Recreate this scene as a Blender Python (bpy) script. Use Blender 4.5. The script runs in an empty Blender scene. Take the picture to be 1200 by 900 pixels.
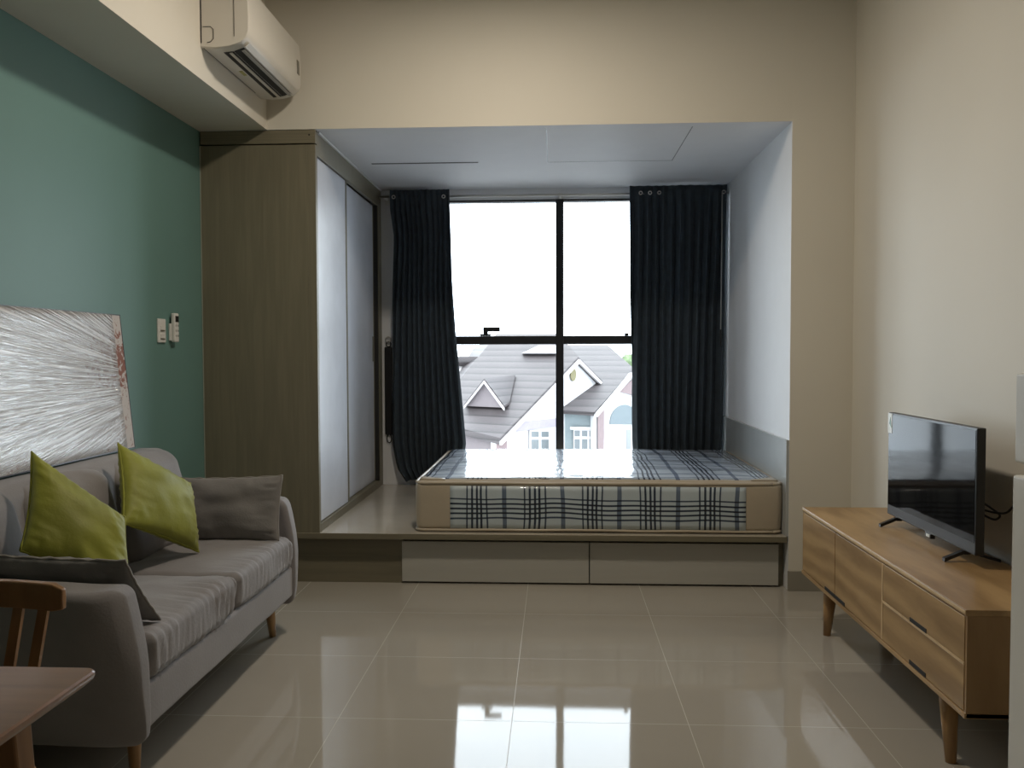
import bpy, bmesh, math, random
from mathutils import Vector, Matrix, noise
random.seed(7)
PI = math.pi
sc = bpy.context.scene
COL = sc.collection

# ------------------------------------------------------------------ materials
def newmat(name):
    m = bpy.data.materials.new(name); m.use_nodes = True
    nt = m.node_tree; nt.nodes.clear()
    out = nt.nodes.new('ShaderNodeOutputMaterial')
    return m, nt, out

def N(nt, typ, **kw):
    n = nt.nodes.new(typ)
    for k, v in kw.items():
        if k.startswith('i_'):
            n.inputs[k[2:].replace('_', ' ')].default_value = v
        else:
            setattr(n, k, v)
    return n

def L(nt, a, ao, b, bi):
    nt.links.new(a.outputs[ao], b.inputs[bi])

def coords(nt, scale=(1, 1, 1), rot=(0, 0, 0), loc=(0, 0, 0)):
    t = N(nt, 'ShaderNodeTexCoord'); mp = N(nt, 'ShaderNodeMapping')
    mp.inputs['Scale'].default_value = scale; mp.inputs['Rotation'].default_value = rot
    mp.inputs['Location'].default_value = loc
    L(nt, t, 'Object', mp, 'Vector'); return mp

def mathn(nt, op, a, b=None, c=None):
    n = N(nt, 'ShaderNodeMath', operation=op)
    for i, v in enumerate((a, b, c)):
        if v is None: continue
        if isinstance(v, (int, float)): n.inputs[i].default_value = v
        else: nt.links.new(v, n.inputs[i])
    return n.outputs[0]

def mixc(nt, fac, a, b):
    n = N(nt, 'ShaderNodeMix', data_type='RGBA')
    for i, v in ((0, fac), (6, a), (7, b)):
        if isinstance(v, (int, float)): n.inputs[i].default_value = v
        elif isinstance(v, tuple): n.inputs[i].default_value = v if len(v) == 4 else (*v, 1)
        else: nt.links.new(v, n.inputs[i])
    return n.outputs[2]

def ramp(nt, fac, stops, interp='LINEAR'):
    r = N(nt, 'ShaderNodeValToRGB'); cr = r.color_ramp; cr.interpolation = interp
    while len(cr.elements) < len(stops): cr.elements.new(0.5)
    for e, (p, c) in zip(cr.elements, stops):
        e.position = p; e.color = (*c, 1) if len(c) == 3 else c
    nt.links.new(fac, r.inputs[0]); return r.outputs[0]

def simple(name, col, rough=0.5, metal=0.0, var=0.04, nscale=6.0, bump=0.0, bscale=60.0, sheen=0.0, coat=0.0, stretch=(1, 1, 1), spec=0.5):
    """principled with a little procedural tonal variation and bump"""
    m, nt, out = newmat(name)
    p = N(nt, 'ShaderNodeBsdfPrincipled')
    p.inputs['Roughness'].default_value = rough; p.inputs['Metallic'].default_value = metal
    p.inputs['Specular IOR Level'].default_value = spec
    if sheen: p.inputs['Sheen Weight'].default_value = sheen; p.inputs['Sheen Roughness'].default_value = .4
    if coat: p.inputs['Coat Weight'].default_value = coat; p.inputs['Coat Roughness'].default_value = .05
    mp = coords(nt, stretch)
    no = N(nt, 'ShaderNodeTexNoise', i_Scale=nscale, i_Detail=4.0); L(nt, mp, 0, no, 'Vector')
    a = tuple(c * (1 - var) for c in col); b = tuple(min(1, c * (1 + var)) for c in col)
    c = ramp(nt, no.outputs[0], [(.35, a), (.65, b)]); nt.links.new(c, p.inputs['Base Color'])
    if bump:
        n2 = N(nt, 'ShaderNodeTexNoise', i_Scale=bscale, i_Detail=5.0); L(nt, mp, 0, n2, 'Vector')
        bp = N(nt, 'ShaderNodeBump', i_Strength=bump, i_Distance=.01)
        L(nt, n2, 0, bp, 'Height'); L(nt, bp, 0, p, 'Normal')
    L(nt, p, 0, out, 0); return m

def wood(name, col, dark, grain=(1, 14, 14), rough=.38, scale=3.0, coat=0.0, amt=1.0):
    m, nt, out = newmat(name)
    p = N(nt, 'ShaderNodeBsdfPrincipled'); p.inputs['Roughness'].default_value = rough
    if coat: p.inputs['Coat Weight'].default_value = coat; p.inputs['Coat Roughness'].default_value = .12
    mp = coords(nt, grain)
    n1 = N(nt, 'ShaderNodeTexNoise', i_Scale=scale, i_Detail=6.0, i_Roughness=.6, i_Distortion=.6); L(nt, mp, 0, n1, 'Vector')
    n2 = N(nt, 'ShaderNodeTexNoise', i_Scale=scale * 7, i_Detail=3.0); L(nt, mp, 0, n2, 'Vector')
    w = N(nt, 'ShaderNodeTexWave', wave_type='RINGS', i_Scale=scale * .35, i_Distortion=9.0, i_Detail=3.0)
    w.inputs['Detail Scale'].default_value = 1.2
    L(nt, mp, 0, w, 'Vector')
    s = mathn(nt, 'ADD', mathn(nt, 'MULTIPLY', n1.outputs[0], .6), mathn(nt, 'ADD', mathn(nt, 'MULTIPLY', n2.outputs[0], .15), mathn(nt, 'MULTIPLY', w.outputs['Fac'], .28)))
    mid = tuple(a + (b - a) * amt for a, b in zip(col, dark))
    c = ramp(nt, s, [(.28, mid), (.5, tuple((a + b) / 2 for a, b in zip(col, mid))), (.72, col)])
    nt.links.new(c, p.inputs['Base Color'])
    bp = N(nt, 'ShaderNodeBump', i_Strength=.06, i_Distance=.004); nt.links.new(s, bp.inputs['Height']); L(nt, bp, 0, p, 'Normal')
    L(nt, p, 0, out, 0); return m

M = {}
WARMW = (.74, .66, .52)
M['wall'] = simple('cream_wall_paint', (.70, .665, .585), .6, var=.015, nscale=1.5, bump=.03, bscale=180)
M['ceil'] = simple('ceiling_paint', (.70, .68, .64), .7, var=.01, bump=.02, bscale=150)
M['alc'] = simple('alcove_white_paint', (.76, .77, .79), .6, var=.01, bump=.02, bscale=150)
M['green'] = simple('teal_wall_paint', (.137, .258, .235), .5, var=.03, nscale=1.2, bump=.03, bscale=180)
M['basetile'] = simple('grey_skirting_tile', (.30, .28, .235), .18, var=.03)
M['greypanel'] = simple('grey_alcove_panel', (.42, .44, .44), .25, var=.02)
M['white'] = simple('white_plastic', (.72, .71, .68), .3, var=.01)
M['whitegloss'] = simple('white_fridge_enamel', (.75, .74, .70), .25, var=.01, coat=.3)
M['black'] = simple('black_plastic', (.012, .012, .013), .35, var=.1)
M['frameblk'] = simple('charcoal_aluminium', (.022, .022, .024), .4, metal=.3, var=.05)
M['metal'] = simple('brushed_metal', (.55, .53, .50), .3, metal=1, var=.03)
M['darkgap'] = simple('dark_gap', (.012, .011, .01), .7)
M['fabric'] = simple('grey_sofa_velvet', (.225, .21, .212), .75, var=.10, nscale=4, bump=.10, bscale=120, sheen=.35)
M['fabric_d'] = simple('grey_pillow_velvet', (.195, .185, .18), .75, var=.10, nscale=7, bump=.10, bscale=120, sheen=.3)
M['lime'] = simple('lime_green_velvet', (.25, .262, .022), .6, var=.16, nscale=5, bump=.08, bscale=90, sheen=.3)
M['lime_pipe'] = simple('lime_green_piping', (.24, .25, .02), .7, var=.05)
M['curtain'] = simple('dark_slate_curtain', (.033, .046, .058), .85, var=.12, nscale=20, bump=.05, bscale=300)
M['strap'] = simple('black_strap', (.008, .008, .01), .8)
M['beige'] = simple('beige_mattress_ticking', (.44, .375, .285), .42, var=.04, bump=.12, bscale=14, coat=.3)
M['olive'] = wood('olive_laminate', (.205, .185, .128), (.16, .145, .10), grain=(16, 16, .9), rough=.42, scale=3.2, amt=.8)
M['olive_h'] = wood('olive_laminate_lengthwise', (.20, .178, .122), (.155, .138, .095), grain=(.9, 16, 16), rough=.40, scale=3.2, amt=.8)
M['plattop'] = simple('platform_top_gloss', (.52, .47, .39), .12, var=.05, nscale=3, coat=.5)
M['drawer'] = wood('pale_grey_drawer_laminate', (.47, .46, .42), (.43, .42, .385), grain=(1, 18, 18), rough=.4, scale=2.5, amt=.5)
M['door'] = simple('blue_white_door_laminate', (.66, .69, .76), .28, var=.05, nscale=5, bump=.02, bscale=300)
M['oak'] = wood('oak_cabinet', (.48, .31, .145), (.27, .16, .065), grain=(7, 1.3, 7), rough=.4, scale=1.6, coat=.1)
M['oakv'] = wood('oak_cabinet_end', (.38, .24, .115), (.26, .15, .065), grain=(5, 5, 1.2), rough=.4, scale=1.8)
M['oakedge'] = simple('oak_light_edge', (.66, .48, .27), .4, var=.08, nscale=20)
M['oakleg'] = wood('oak_leg', (.47, .29, .13), (.33, .18, .075), grain=(14, 14, 1.2), rough=.35, scale=2.4)
M['walnut'] = wood('brown_table_wood', (.27, .125, .052), (.18, .078, .032), grain=(1.2, 12, 12), rough=.28, scale=2.2, coat=.3)
M['walnutleg'] = wood('brown_chair_wood', (.33, .17, .07), (.22, .105, .042), grain=(12, 12, 1.3), rough=.35, scale=2.2)
M['acwhite'] = simple('aircon_white', (.66, .63, .57), .3, var=.01, coat=.2)
M['acblade'] = simple('aircon_blade_grey', (.40, .39, .37), .35)
M['sticker_g'] = simple('green_gold_sticker', (.38, .36, .10), .4, var=.3, nscale=120)
M['sticker_d'] = simple('dark_grey_display', (.14, .13, .10), .3)
M['sticker_w'] = simple('white_sticker', (.72, .74, .70), .4)
M['sticker_t'] = simple('teal_sticker', (.03, .16, .11), .4)
M['cable'] = simple('black_cable', (.01, .01, .01), .5)
M['bezel'] = simple('tv_bezel', (.010, .010, .011), .4)
M['dullmetal'] = simple('dull_metal_trim', (.10, .10, .10), .45, metal=.6)

def floor_mat():
    m, nt, out = newmat('polished_beige_floor_tile')
    p = N(nt, 'ShaderNodeBsdfPrincipled')
    mp = coords(nt, (1, 1, 1), loc=(.1513, -3.4748, 0))
    br = N(nt, 'ShaderNodeTexBrick', offset=0.0, offset_frequency=1, squash=1.0)
    br.inputs['Scale'].default_value = 1.0; br.inputs['Brick Width'].default_value = .6; br.inputs['Row Height'].default_value = .6
    br.inputs['Mortar Size'].default_value = .0013; br.inputs['Mortar Smooth'].default_value = .1; br.inputs['Bias'].default_value = 0.0
    br.inputs['Color1'].default_value = (.40, .37, .32, 1); br.inputs['Color2'].default_value = (.394, .364, .313, 1)
    br.inputs['Mortar'].default_value = (.50, .47, .41, 1)
    L(nt, mp, 0, br, 'Vector')
    no = N(nt, 'ShaderNodeTexNoise', i_Scale=1.6, i_Detail=5.0); L(nt, mp, 0, no, 'Vector')
    v = ramp(nt, no.outputs[0], [(.3, (.94, .94, .94)), (.7, (1, 1, 1))])
    mu = N(nt, 'ShaderNodeMix', data_type='RGBA', blend_type='MULTIPLY'); mu.inputs[0].default_value = 1
    nt.links.new(br.outputs['Color'], mu.inputs[6]); nt.links.new(v, mu.inputs[7])
    nt.links.new(mu.outputs[2], p.inputs['Base Color'])
    rr = ramp(nt, br.outputs['Fac'], [(0, (.045,) * 3), (1, (.4,) * 3)]); nt.links.new(rr, p.inputs['Roughness'])
    p.inputs['IOR'].default_value = 1.5
    n2 = N(nt, 'ShaderNodeTexNoise', i_Scale=2.2, i_Detail=2.0); L(nt, mp, 0, n2, 'Vector')
    bp = N(nt, 'ShaderNodeBump', i_Strength=.02, i_Distance=.02); L(nt, n2, 0, bp, 'Height'); L(nt, bp, 0, p, 'Normal')
    L(nt, p, 0, out, 0); return m
M['floor'] = floor_mat()

def plaid(name, vaxis, base, coat):
    """tartan ticking: vertical lines follow X, horizontal lines follow Y (top) or Z (border)"""
    m, nt, out = newmat(name)
    p = N(nt, 'ShaderNodeBsdfPrincipled'); p.inputs['Roughness'].default_value = .45
    p.inputs['Coat Weight'].default_value = coat; p.inputs['Coat Roughness'].default_value = .06
    mp = coords(nt, (1, 1, 1)); no = N(nt, 'ShaderNodeTexNoise', i_Scale=3.0, i_Detail=1.0); L(nt, mp, 0, no, 'Vector')
    wob = mathn(nt, 'MULTIPLY', mathn(nt, 'SUBTRACT', no.outputs[0], .5), .045)
    sep = N(nt, 'ShaderNodeSeparateXYZ'); L(nt, mp, 0, sep, 0)
    dark, mid, wide = (.022, .042, .085), (.07, .10, .16), (.24, .28, .37)
    def stripes(sock, off, per, lines, w):
        a = mathn(nt, 'ADD', sock, off); a = mathn(nt, 'ADD', a, wob)
        f = mathn(nt, 'FRACT', mathn(nt, 'DIVIDE', a, per))
        st = [(0, (1, 1, 1))]
        for x, c, ww in lines:
            st.append((x / per, c)); st.append(((x + ww) / per, (1, 1, 1)))
        return ramp(nt, f, st, 'CONSTANT')
    li = [(.010, mid, .009), (.038, dark, .011), (.064, dark, .012), (.087, dark, .011), (.118, mid, .009), (.204, wide, .024)]
    sx = stripes(sep.outputs['X'], .50 + 3.14 + MATX, .314, li, 0)
    if vaxis == 'Z':
        lz = [(.066, mid, .009), (.092, dark, .010), (.118, dark, .010), (.144, dark, .010), (.170, mid, .009)]
        sv = stripes(sep.outputs['Z'], 0.0, .50, lz, 0)
    else:
        lz = [(.02, mid, .010), (.045, mid, .010), (.07, dark, .012), (.095, mid, .010), (.12, mid, .010), (.2, wide, .02)]
        sv = stripes(sep.outputs['Y'], 3.0, .314, lz, 0)
    mu = N(nt, 'ShaderNodeMix', data_type='RGBA', blend_type='MULTIPLY'); mu.inputs[0].default_value = 1
    nt.links.new(sx, mu.inputs[6]); nt.links.new(sv, mu.inputs[7])
    m2 = N(nt, 'ShaderNodeMix', data_type='RGBA', blend_type='MULTIPLY'); m2.inputs[0].default_value = 1
    nt.links.new(mu.outputs[2], m2.inputs[6]); m2.inputs[7].default_value = (*base, 1)
    nt.links.new(m2.outputs[2], p.inputs['Base Color'])
    n2 = N(nt, 'ShaderNodeTexNoise', i_Scale=9.0, i_Detail=3.0, i_Distortion=1.2); L(nt, mp, 0, n2, 'Vector')
    bp = N(nt, 'ShaderNodeBump', i_Strength=.25, i_Distance=.012); L(nt, n2, 0, bp, 'Height')
    L(nt, bp, 0, p, 'Coat Normal'); L(nt, bp, 0, p, 'Normal')
    L(nt, p, 0, out, 0); return m

def glass_mat():
    m, nt, out = newmat('window_glass')
    t = N(nt, 'ShaderNodeBsdfTransparent'); g = N(nt, 'ShaderNodeBsdfGlossy', i_Roughness=.02)
    t.inputs[0].default_value = (.97, .985, .98, 1)
    fr = N(nt, 'ShaderNodeFresnel', i_IOR=1.25); mx = N(nt, 'ShaderNodeMixShader')
    L(nt, fr, 0, mx, 0); L(nt, t, 0, mx, 1); L(nt, g, 0, mx, 2); L(nt, mx, 0, out, 0); return m
M['glass'] = glass_mat()

def screen_mat():
    m, nt, out = newmat('glossy_tv_screen')
    p = N(nt, 'ShaderNodeBsdfPrincipled'); p.inputs['Base Color'].default_value = (.006, .006, .007, 1)
    p.inputs['Roughness'].default_value = .06; p.inputs['IOR'].default_value = 1.14
    mp = coords(nt, (1, 1, 6)); no = N(nt, 'ShaderNodeTexNoise', i_Scale=6.0); L(nt, mp, 0, no, 'Vector')
    bp = N(nt, 'ShaderNodeBump', i_Strength=.012, i_Distance=.01); L(nt, no, 0, bp, 'Height'); L(nt, bp, 0, p, 'Normal')
    L(nt, p, 0, out, 0); return m
M['screen'] = screen_mat()

# ------------------------------------------------------------------ mesh helpers
ORG = {}
def tag(o, label=None, cat=None, group=None, kind=None):
    if label: o['label'] = label
    if cat: o['category'] = cat
    if group: o['group'] = group
    if kind: o['kind'] = kind
    return o

def thing(name, loc, label, cat, group=None):
    o = bpy.data.objects.new(name, None); COL.objects.link(o)
    o.location = loc; o.empty_display_size = .1; ORG[o.name] = Vector(loc)
    return tag(o, label, cat, group)

class MB:
    def __init__(s): s.bm = bmesh.new()
    def box(s, x0, x1, y0, y1, z0, z1, bev=0.0, seg=2):
        b = bmesh.new(); bmesh.ops.create_cube(b, size=1)
        for v in b.verts:
            v.co = Vector(((x0 + x1) / 2 + v.co.x * (x1 - x0), (y0 + y1) / 2 + v.co.y * (y1 - y0), (z0 + z1) / 2 + v.co.z * (z1 - z0)))
        if bev: bmesh.ops.bevel(b, geom=b.edges[:], offset=bev, segments=seg, profile=.5, affect='EDGES')
        s.add(b); return s
    def add(s, b):
        me = bpy.data.meshes.new('t'); b.to_mesh(me); b.free(); s.bm.from_mesh(me); bpy.data.meshes.remove(me); return s
    def rings(s, rs, closed=True, cap=True):
        """loft a list of rings (lists of points)"""
        b = s.bm; vr = [[b.verts.new(Vector(p)) for p in r] for r in rs]
        n = len(vr[0])
        for a, c in zip(vr, vr[1:]):
            for i in range(n if closed else n - 1):
                j = (i + 1) % n; b.faces.new((a[i], a[j], c[j], c[i]))
        if cap and closed:
            b.faces.new(vr[0][::-1]); b.faces.new(vr[-1])
        return s
    def prism(s, prof, axis, a, b):
        """extrude a 2D profile along an axis from a to b"""
        def P(u, v, t):
            return {'X': (t, u, v), 'Y': (u, t, v), 'Z': (u, v, t)}[axis]
        return s.rings([[P(u, v, a) for u, v in prof], [P(u, v, b) for u, v in prof]])
    def cone(s, p0, p1, r0, r1, n=20):
        p0, p1 = Vector(p0), Vector(p1); d = (p1 - p0).normalized()
        a = d.orthogonal().normalized(); c = d.cross(a)
        f = lambda p, r: [p + (a * math.cos(2 * PI * i / n) + c * math.sin(2 * PI * i / n)) * r for i in range(n)]
        return s.rings([f(p0, r0), f(p1, r1)])
    def tube(s, pts, r, n=8):
        pts = [Vector(p) for p in pts]; rs = []; prev = None
        for i, p in enumerate(pts):
            d = (pts[min(i + 1, len(pts) - 1)] - pts[max(i - 1, 0)]).normalized()
            if prev is None: a = d.orthogonal().normalized()
            else: a = (prev - d * prev.dot(d)).normalized()
            prev = a; c = d.cross(a)
            rs.append([p + (a * math.cos(2 * PI * k / n) + c * math.sin(2 * PI * k / n)) * r for k in range(n)])
        return s.rings(rs)
    def torus(s, c, nrm, R, r, n=20, k=8):
        c = Vector(c); d = Vector(nrm).normalized(); a = d.orthogonal().normalized(); e = d.cross(a); b = s.bm
        vv = []
        for i in range(n):
            o = a * math.cos(2 * PI * i / n) + e * math.sin(2 * PI * i / n)
            vv.append([b.verts.new(c + o * (R + r * math.cos(2 * PI * j / k)) + d * r * math.sin(2 * PI * j / k)) for j in range(k)])
        for i in range(n):
            for j in range(k):
                b.faces.new((vv[i][j], vv[(i + 1) % n][j], vv[(i + 1) % n][(j + 1) % k], vv[i][(j + 1) % k]))
        return s
    def rbox(s, x0, x1, y0, y1, z0, z1, r, cell=.04, k=4, disp=None):
        """dense rounded box, optional displacement function(p, normal, uvw)->Vector"""
        c = Vector(((x0 + x1) / 2, (y0 + y1) / 2, (z0 + z1) / 2)); h = Vector(((x1 - x0) / 2, (y1 - y0) / 2, (z1 - z0) / 2))
        r = min(r, h.x * .99, h.y * .99, h.z * .99)
        ax = []
        for i in range(3):
            inner = h[i] - r; m = max(1, int(2 * inner / cell))
            l = [-h[i] + r * (1 - math.tan(PI / 4 * (1 - j / k))) for j in range(k)]
            l += [-inner + 2 * inner * j / m for j in range(m + 1)]
            l += [inner + r * math.tan(PI / 4 * (j + 1) / k) for j in range(k)]
            ax.append(l)
        b = bmesh.new(); cache = {}
        def vert(p):
            key = tuple(round(q, 5) for q in p)
            if key not in cache:
                P = Vector(p); q = Vector([max(-(h[i] - r), min(h[i] - r, P[i])) for i in range(3)])
                nn = (P - q).normalized(); R = q + nn * r
                if disp: R = R + disp(R + c, nn, Vector([R[i] / h[i] for i in range(3)]))
                cache[key] = b.verts.new(R + c)
            return cache[key]
        for i in range(3):
            u, v = (i + 1) % 3, (i + 2) % 3
            for sg in (-1, 1):
                for a0, a1 in zip(ax[u], ax[u][1:]):
                    for b0, b1 in zip(ax[v], ax[v][1:]):
                        q = []
                        for (a, bb) in ((a0, b0), (a1, b0), (a1, b1), (a0, b1)):
                            p = [0, 0, 0]; p[i] = sg * h[i]; p[u] = a; p[v] = bb; q.append(vert(p))
                        if sg < 0: q = q[::-1]
                        try: b.faces.new(q)
                        except ValueError: pass
        return s.add(b)
    def build(s, name, mat, parent=None, smooth=False, auto=False, mods=()):
        bm = s.bm; bmesh.ops.recalc_face_normals(bm, faces=bm.faces[:])
        org = ORG.get(parent.name, Vector((0, 0, 0))) if parent else None
        if org is None:
            xs = [v.co for v in bm.verts]
            org = Vector(((min(v.x for v in xs) + max(v.x for v in xs)) / 2, (min(v.y for v in xs) + max(v.y for v in xs)) / 2, min(v.z for v in xs)))
            loc = org
        else: loc = Vector((0, 0, 0))
        for v in bm.verts: v.co -= org
        me = bpy.data.meshes.new(name); bm.to_mesh(me); bm.free()
        for mm in (mat if isinstance(mat, (list, tuple)) else [mat]): me.materials.append(mm)
        if smooth or auto:
            for f in me.polygons: f.use_smooth = True
        if auto: me.set_sharp_from_angle(angle=math.radians(38))
        o = bpy.data.objects.new(name, me); COL.objects.link(o)
        o.location = loc
        if parent: o.parent = parent
        ORG[o.name] = org
        return o

def struct(name, mb, mat, **k):
    o = mb.build(name, mat, None, **k); o['kind'] = 'structure'; return o

def B(*a, **k): return MB().box(*a, **k)

# ------------------------------------------------------------------ room dimensions (metres)
XL, XR, YF, ZC = -1.9155, 1.5464, 4.54, 3.22
YB = -2.6
XA, ZA, YW = 1.2256, 2.4554, 6.27       # alcove side wall, alcove ceiling, window wall
XW = -1.2819                            # wardrobe face
ZP = .2852                              # platform top
XB = -1.542                             # beam face

# floor: modelled so that object coordinates are world coordinates
def world_struct(name, mb, mat):
    """structure whose origin is the world origin (texture coordinates in metres of the room)"""
    bm = mb.bm; bmesh.ops.recalc_face_normals(bm, faces=bm.faces[:])
    me = bpy.data.meshes.new(name); bm.to_mesh(me); bm.free(); me.materials.append(mat)
    o = bpy.data.objects.new(name, me); COL.objects.link(o); o['kind'] = 'structure'; return o
world_struct('floor', B(XL - .15, XR + .15, YB - .15, YW + .15, -.12, 0), M['floor'])
struct('ceiling', B(XL - .15, XR + .15, YB - .15, YF + .15, ZC, ZC + .12), M['ceil'])
struct('wall_left', B(XL - .15, XL, YB - .15, YW + .15, 0, ZC), M['green'])
struct('wall_right', B(XR, XR + .15, YB - .15, YF + .15, 0, ZC), M['wall'])
struct('wall_back', B(XL, XR, YB - .15, YB, 0, ZC), M['wall'])
struct('wall_front_upper', B(XL, XA, YF, YF + .15, ZA, ZC), M['wall'])
# front wall pier beside the alcove: its face is cream, its reveal is the alcove's white
def pier():
    mb = B(XA, XR, YF, YW + .15, 0, ZC); return mb
pr = struct('wall_front_pier', pier(), M['wall'])
pr.data.materials.append(M['alc'])
for f in pr.data.polygons:
    if f.normal.x < -.9: f.material_index = 1
struct('ceiling_alcove', B(XL, XA, YF + .15, YW + .15, ZA, ZA + .15), M['alc'])
fu = bpy.data.objects['wall_front_upper']; fu.data.materials.append(M['alc'])
for f in fu.data.polygons:
    if f.normal.z < -.9: f.material_index = 1
# window wall around the opening
WX0, WX1, WZ0, WZ1 = -.88, 1.17, .30, 2.375
mb = MB(); mb.box(XL, WX0, YW, YW + .15, 0, ZA); mb.box(WX1, XA, YW, YW + .15, 0, ZA)
mb.box(WX0, WX1, YW, YW + .15, 0, WZ0); mb.box(WX0, WX1, YW, YW + .15, WZ1, ZA)
struct('wall_window', mb, M['alc'])
# ceiling beam over the sofa
mb = B(XL, XB, YB, YF, ZA, ZC); bo = struct('trim_1', mb, M['wall'])
bo['label'] = 'boxed cream beam running under the ceiling above the teal wall'
# hatch seams in the alcove ceiling
mb = MB(); hz = ZA - .0012
mb.box(-.052, -.047, YF + .07, 5.41, hz, ZA + .01); mb.box(.722, .727, YF + .07, 5.41, hz, ZA + .01); mb.box(-.052, .727, 5.408, 5.413, hz, ZA + .01)
struct('trim_2', mb, M['greypanel'])['label'] = 'thin seam of the access hatch in the alcove ceiling'
struct('trim_3', B(-1.16, -.485, 5.378, 5.394, ZA - .003, ZA + .01, bev=.001), simple('slot_grey', (.10, .10, .10), .6))['label'] = 'narrow linear air slot in the alcove ceiling'
# cove strip between wardrobe and alcove ceiling
# grey dado panel of the alcove side wall
struct('trim_4', B(XA - .014, XA, YF + .004, YW, ZP, .797, bev=.001), M['greypanel'])['label'] = 'low grey panel along the alcove side wall behind the mattress'
# baseboards
bb = .105
struct('baseboard_front', B(XA - .004, XR - .012, YF - .012, YF, 0, bb, bev=.0015), M['basetile'])
struct('baseboard_right', B(XR - .012, XR, YB, YF - .012, 0, bb, bev=.0015), M['basetile'])
struct('baseboard_left', B(XL, XL + .012, YB, YF, 0, bb, bev=.0015), M['basetile'])
struct('baseboard_back', B(XL + .012, XR - .012, YB, YB + .012, 0, bb, bev=.0015), M['basetile'])

# ------------------------------------------------------------------ window
w = bpy.data.objects.new('window_1', None); COL.objects.link(w); w.location = (.145, YW, WZ0); w['kind'] = 'structure'
ORG['window_1'] = Vector(w.location)
FY0, FY1 = YW - .005, YW + .06
mb = MB()
mb.box(WX0, WX0 + .045, FY0, FY1, WZ0, WZ1, bev=.003); mb.box(WX1 - .045, WX1, FY0, FY1, WZ0, WZ1, bev=.003)
mb.box(WX0, WX1, FY0, FY1, WZ0, WZ0 + .045, bev=.003); mb.box(WX0, WX1, FY0, FY1, WZ1 - .014, WZ1, bev=.003)
mb.box(0, .058, FY0 - .01, FY1, WZ0, WZ1, bev=.003)
mb.box(WX0, WX1, FY0 - .004, FY1 + .08, 1.322, 1.383, bev=.003)
mb.build('window_frame', M['frameblk'], w)
B(WX0, WX1, FY1 + .075, FY1 + .20, 1.322, 1.380, bev=.002).build('reflection_block', M['frameblk'], w)  # unseen bar added outside the transom to block sky reflected in the floor
for (a, b_) in ((WX0 + .04, .005), (.053, WX1 - .04)):
    for (c, d) in ((WZ0 + .04, 1.325), (1.38, WZ1 - .01)):
        B(a, b_, YW + .03, YW + .036, c, d).build('pane', M['glass'], w)
# cockspur handle on the transom
mb = B(-.555, -.475, FY0 - .022, FY0 - .002, 1.383, 1.398, bev=.004)
mb.box(-.530, -.495, FY0 - .035, FY0 - .008, 1.390, 1.442, bev=.006)
mb.box(-.530, -.405, FY0 - .054, FY0 - .030, 1.414, 1.448, bev=.006)
mb.build('window_handle', M['black'], w)
B(.50, .53, FY0 - .02, FY0, 1.383, 1.402, bev=.003).build('window_catch', M['black'], w)

# ------------------------------------------------------------------ platform with drawers
t = thing('bed_platform', (-.35, 5.4, 0), 'built-in olive laminate platform filling the window alcove, with two pale drawers', 'platform')
B(XL + .015, XA - .006, YF + .002, YW - .002, .253, ZP, bev=.002).build('platform_top', [M['olive_h'], M['plattop']], t)
o = [c for c in t.children if c.name.startswith('platform_top')][0]
for f in o.data.polygons:
    if f.normal.z > .9: f.material_index = 1
B(XL + .015, -.842, YF + .068, YW - .01, 0, .253).build('base_panel', M['olive_h'], t)
B(-.842, 1.195, YF + .10, YW - .01, .004, .253).build('carcass', simple('carcass_dark', (.05, .043, .03), .6), t)
B(1.195, XA - .002, YF + .09, YF + .12, 0, .253).build('filler_panel', M['olive_h'], t)
for a, b_ in ((-.842, .178), (.184, 1.19)):
    B(a, b_, YF + .058, YF + .078, .010, .232, bev=.0015).build('drawer', M['drawer'], t)

# ------------------------------------------------------------------ wardrobe
t = thing('wardrobe', (-1.6, 5.4, ZP), 'tall olive laminate wardrobe with two pale sliding doors by the teal wall', 'wardrobe')
y0, y1 = YF + .004, 6.255
B(XL + .006, XW - .045, y0, y0 + .022, ZP, 2.376, bev=.001).build('side_panel', M['olive'], t)
mb = B(XW - .045, XW, y0, y0 + .035, ZP, 2.376, bev=.0015)
mb.build('front_post', M['olive'], t)
B(XL + .006, XW, y0, y0 + .03, 2.383, ZA - .002, bev=.001).build('top_filler', M['olive_h'], t)
B(XW - .022, XW, y0 + .03, y1, 2.325, ZA - .012, bev=.001).build('head_panel', M['olive'], t)
B(XW - .003, XW + .012, y0 + .04, y1 - .01, ZA - .013, ZA - .003, bev=.001).build('cornice_strip', M['alc'], t)
B(XW - .035, XW, y1 - .10, y1, ZP, 2.325, bev=.0015).build('rear_post', M['olive'], t)
B(XW - .05, XW, y0 + .035, y1 - .10, ZP, ZP + .045, bev=.0015).build('bottom_rail', M['olive'], t)
B(XL + .006, XW - .075, y0 + .03, y1 - .01, ZP + .001, 2.37).build('carcass', M['olive'], t)
ya, yb, yc = y0 + .04, 5.255, y1 - .105
for k, (a, b_, xo) in enumerate(((ya, yb, -.012), (yb - .02, yc, -.036))):
    d = B(XW + xo - .018, XW + xo, a, b_ - (0 if k == 0 else 0), ZP + .05, 2.322, bev=.001).build('sliding_door', M['door'], t)
    mb = B(XW + xo - .012, XW + xo + .0045, b_ - .022, b_, ZP + .05, 2.322, bev=.001)
    mb.build('door_edge', M['olive'], d)
    if k: B(XW + xo - .002, XW + xo + .003, (b_ - .060), (b_ - .035), 1.20, 1.38, bev=.001).build('recessed_handle', M['sticker_d'], d)
B(XW - .05, XW - .004, 6.13, 6.150, ZP + .05, 2.32).build('shadow_strip', M['darkgap'], t)
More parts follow.
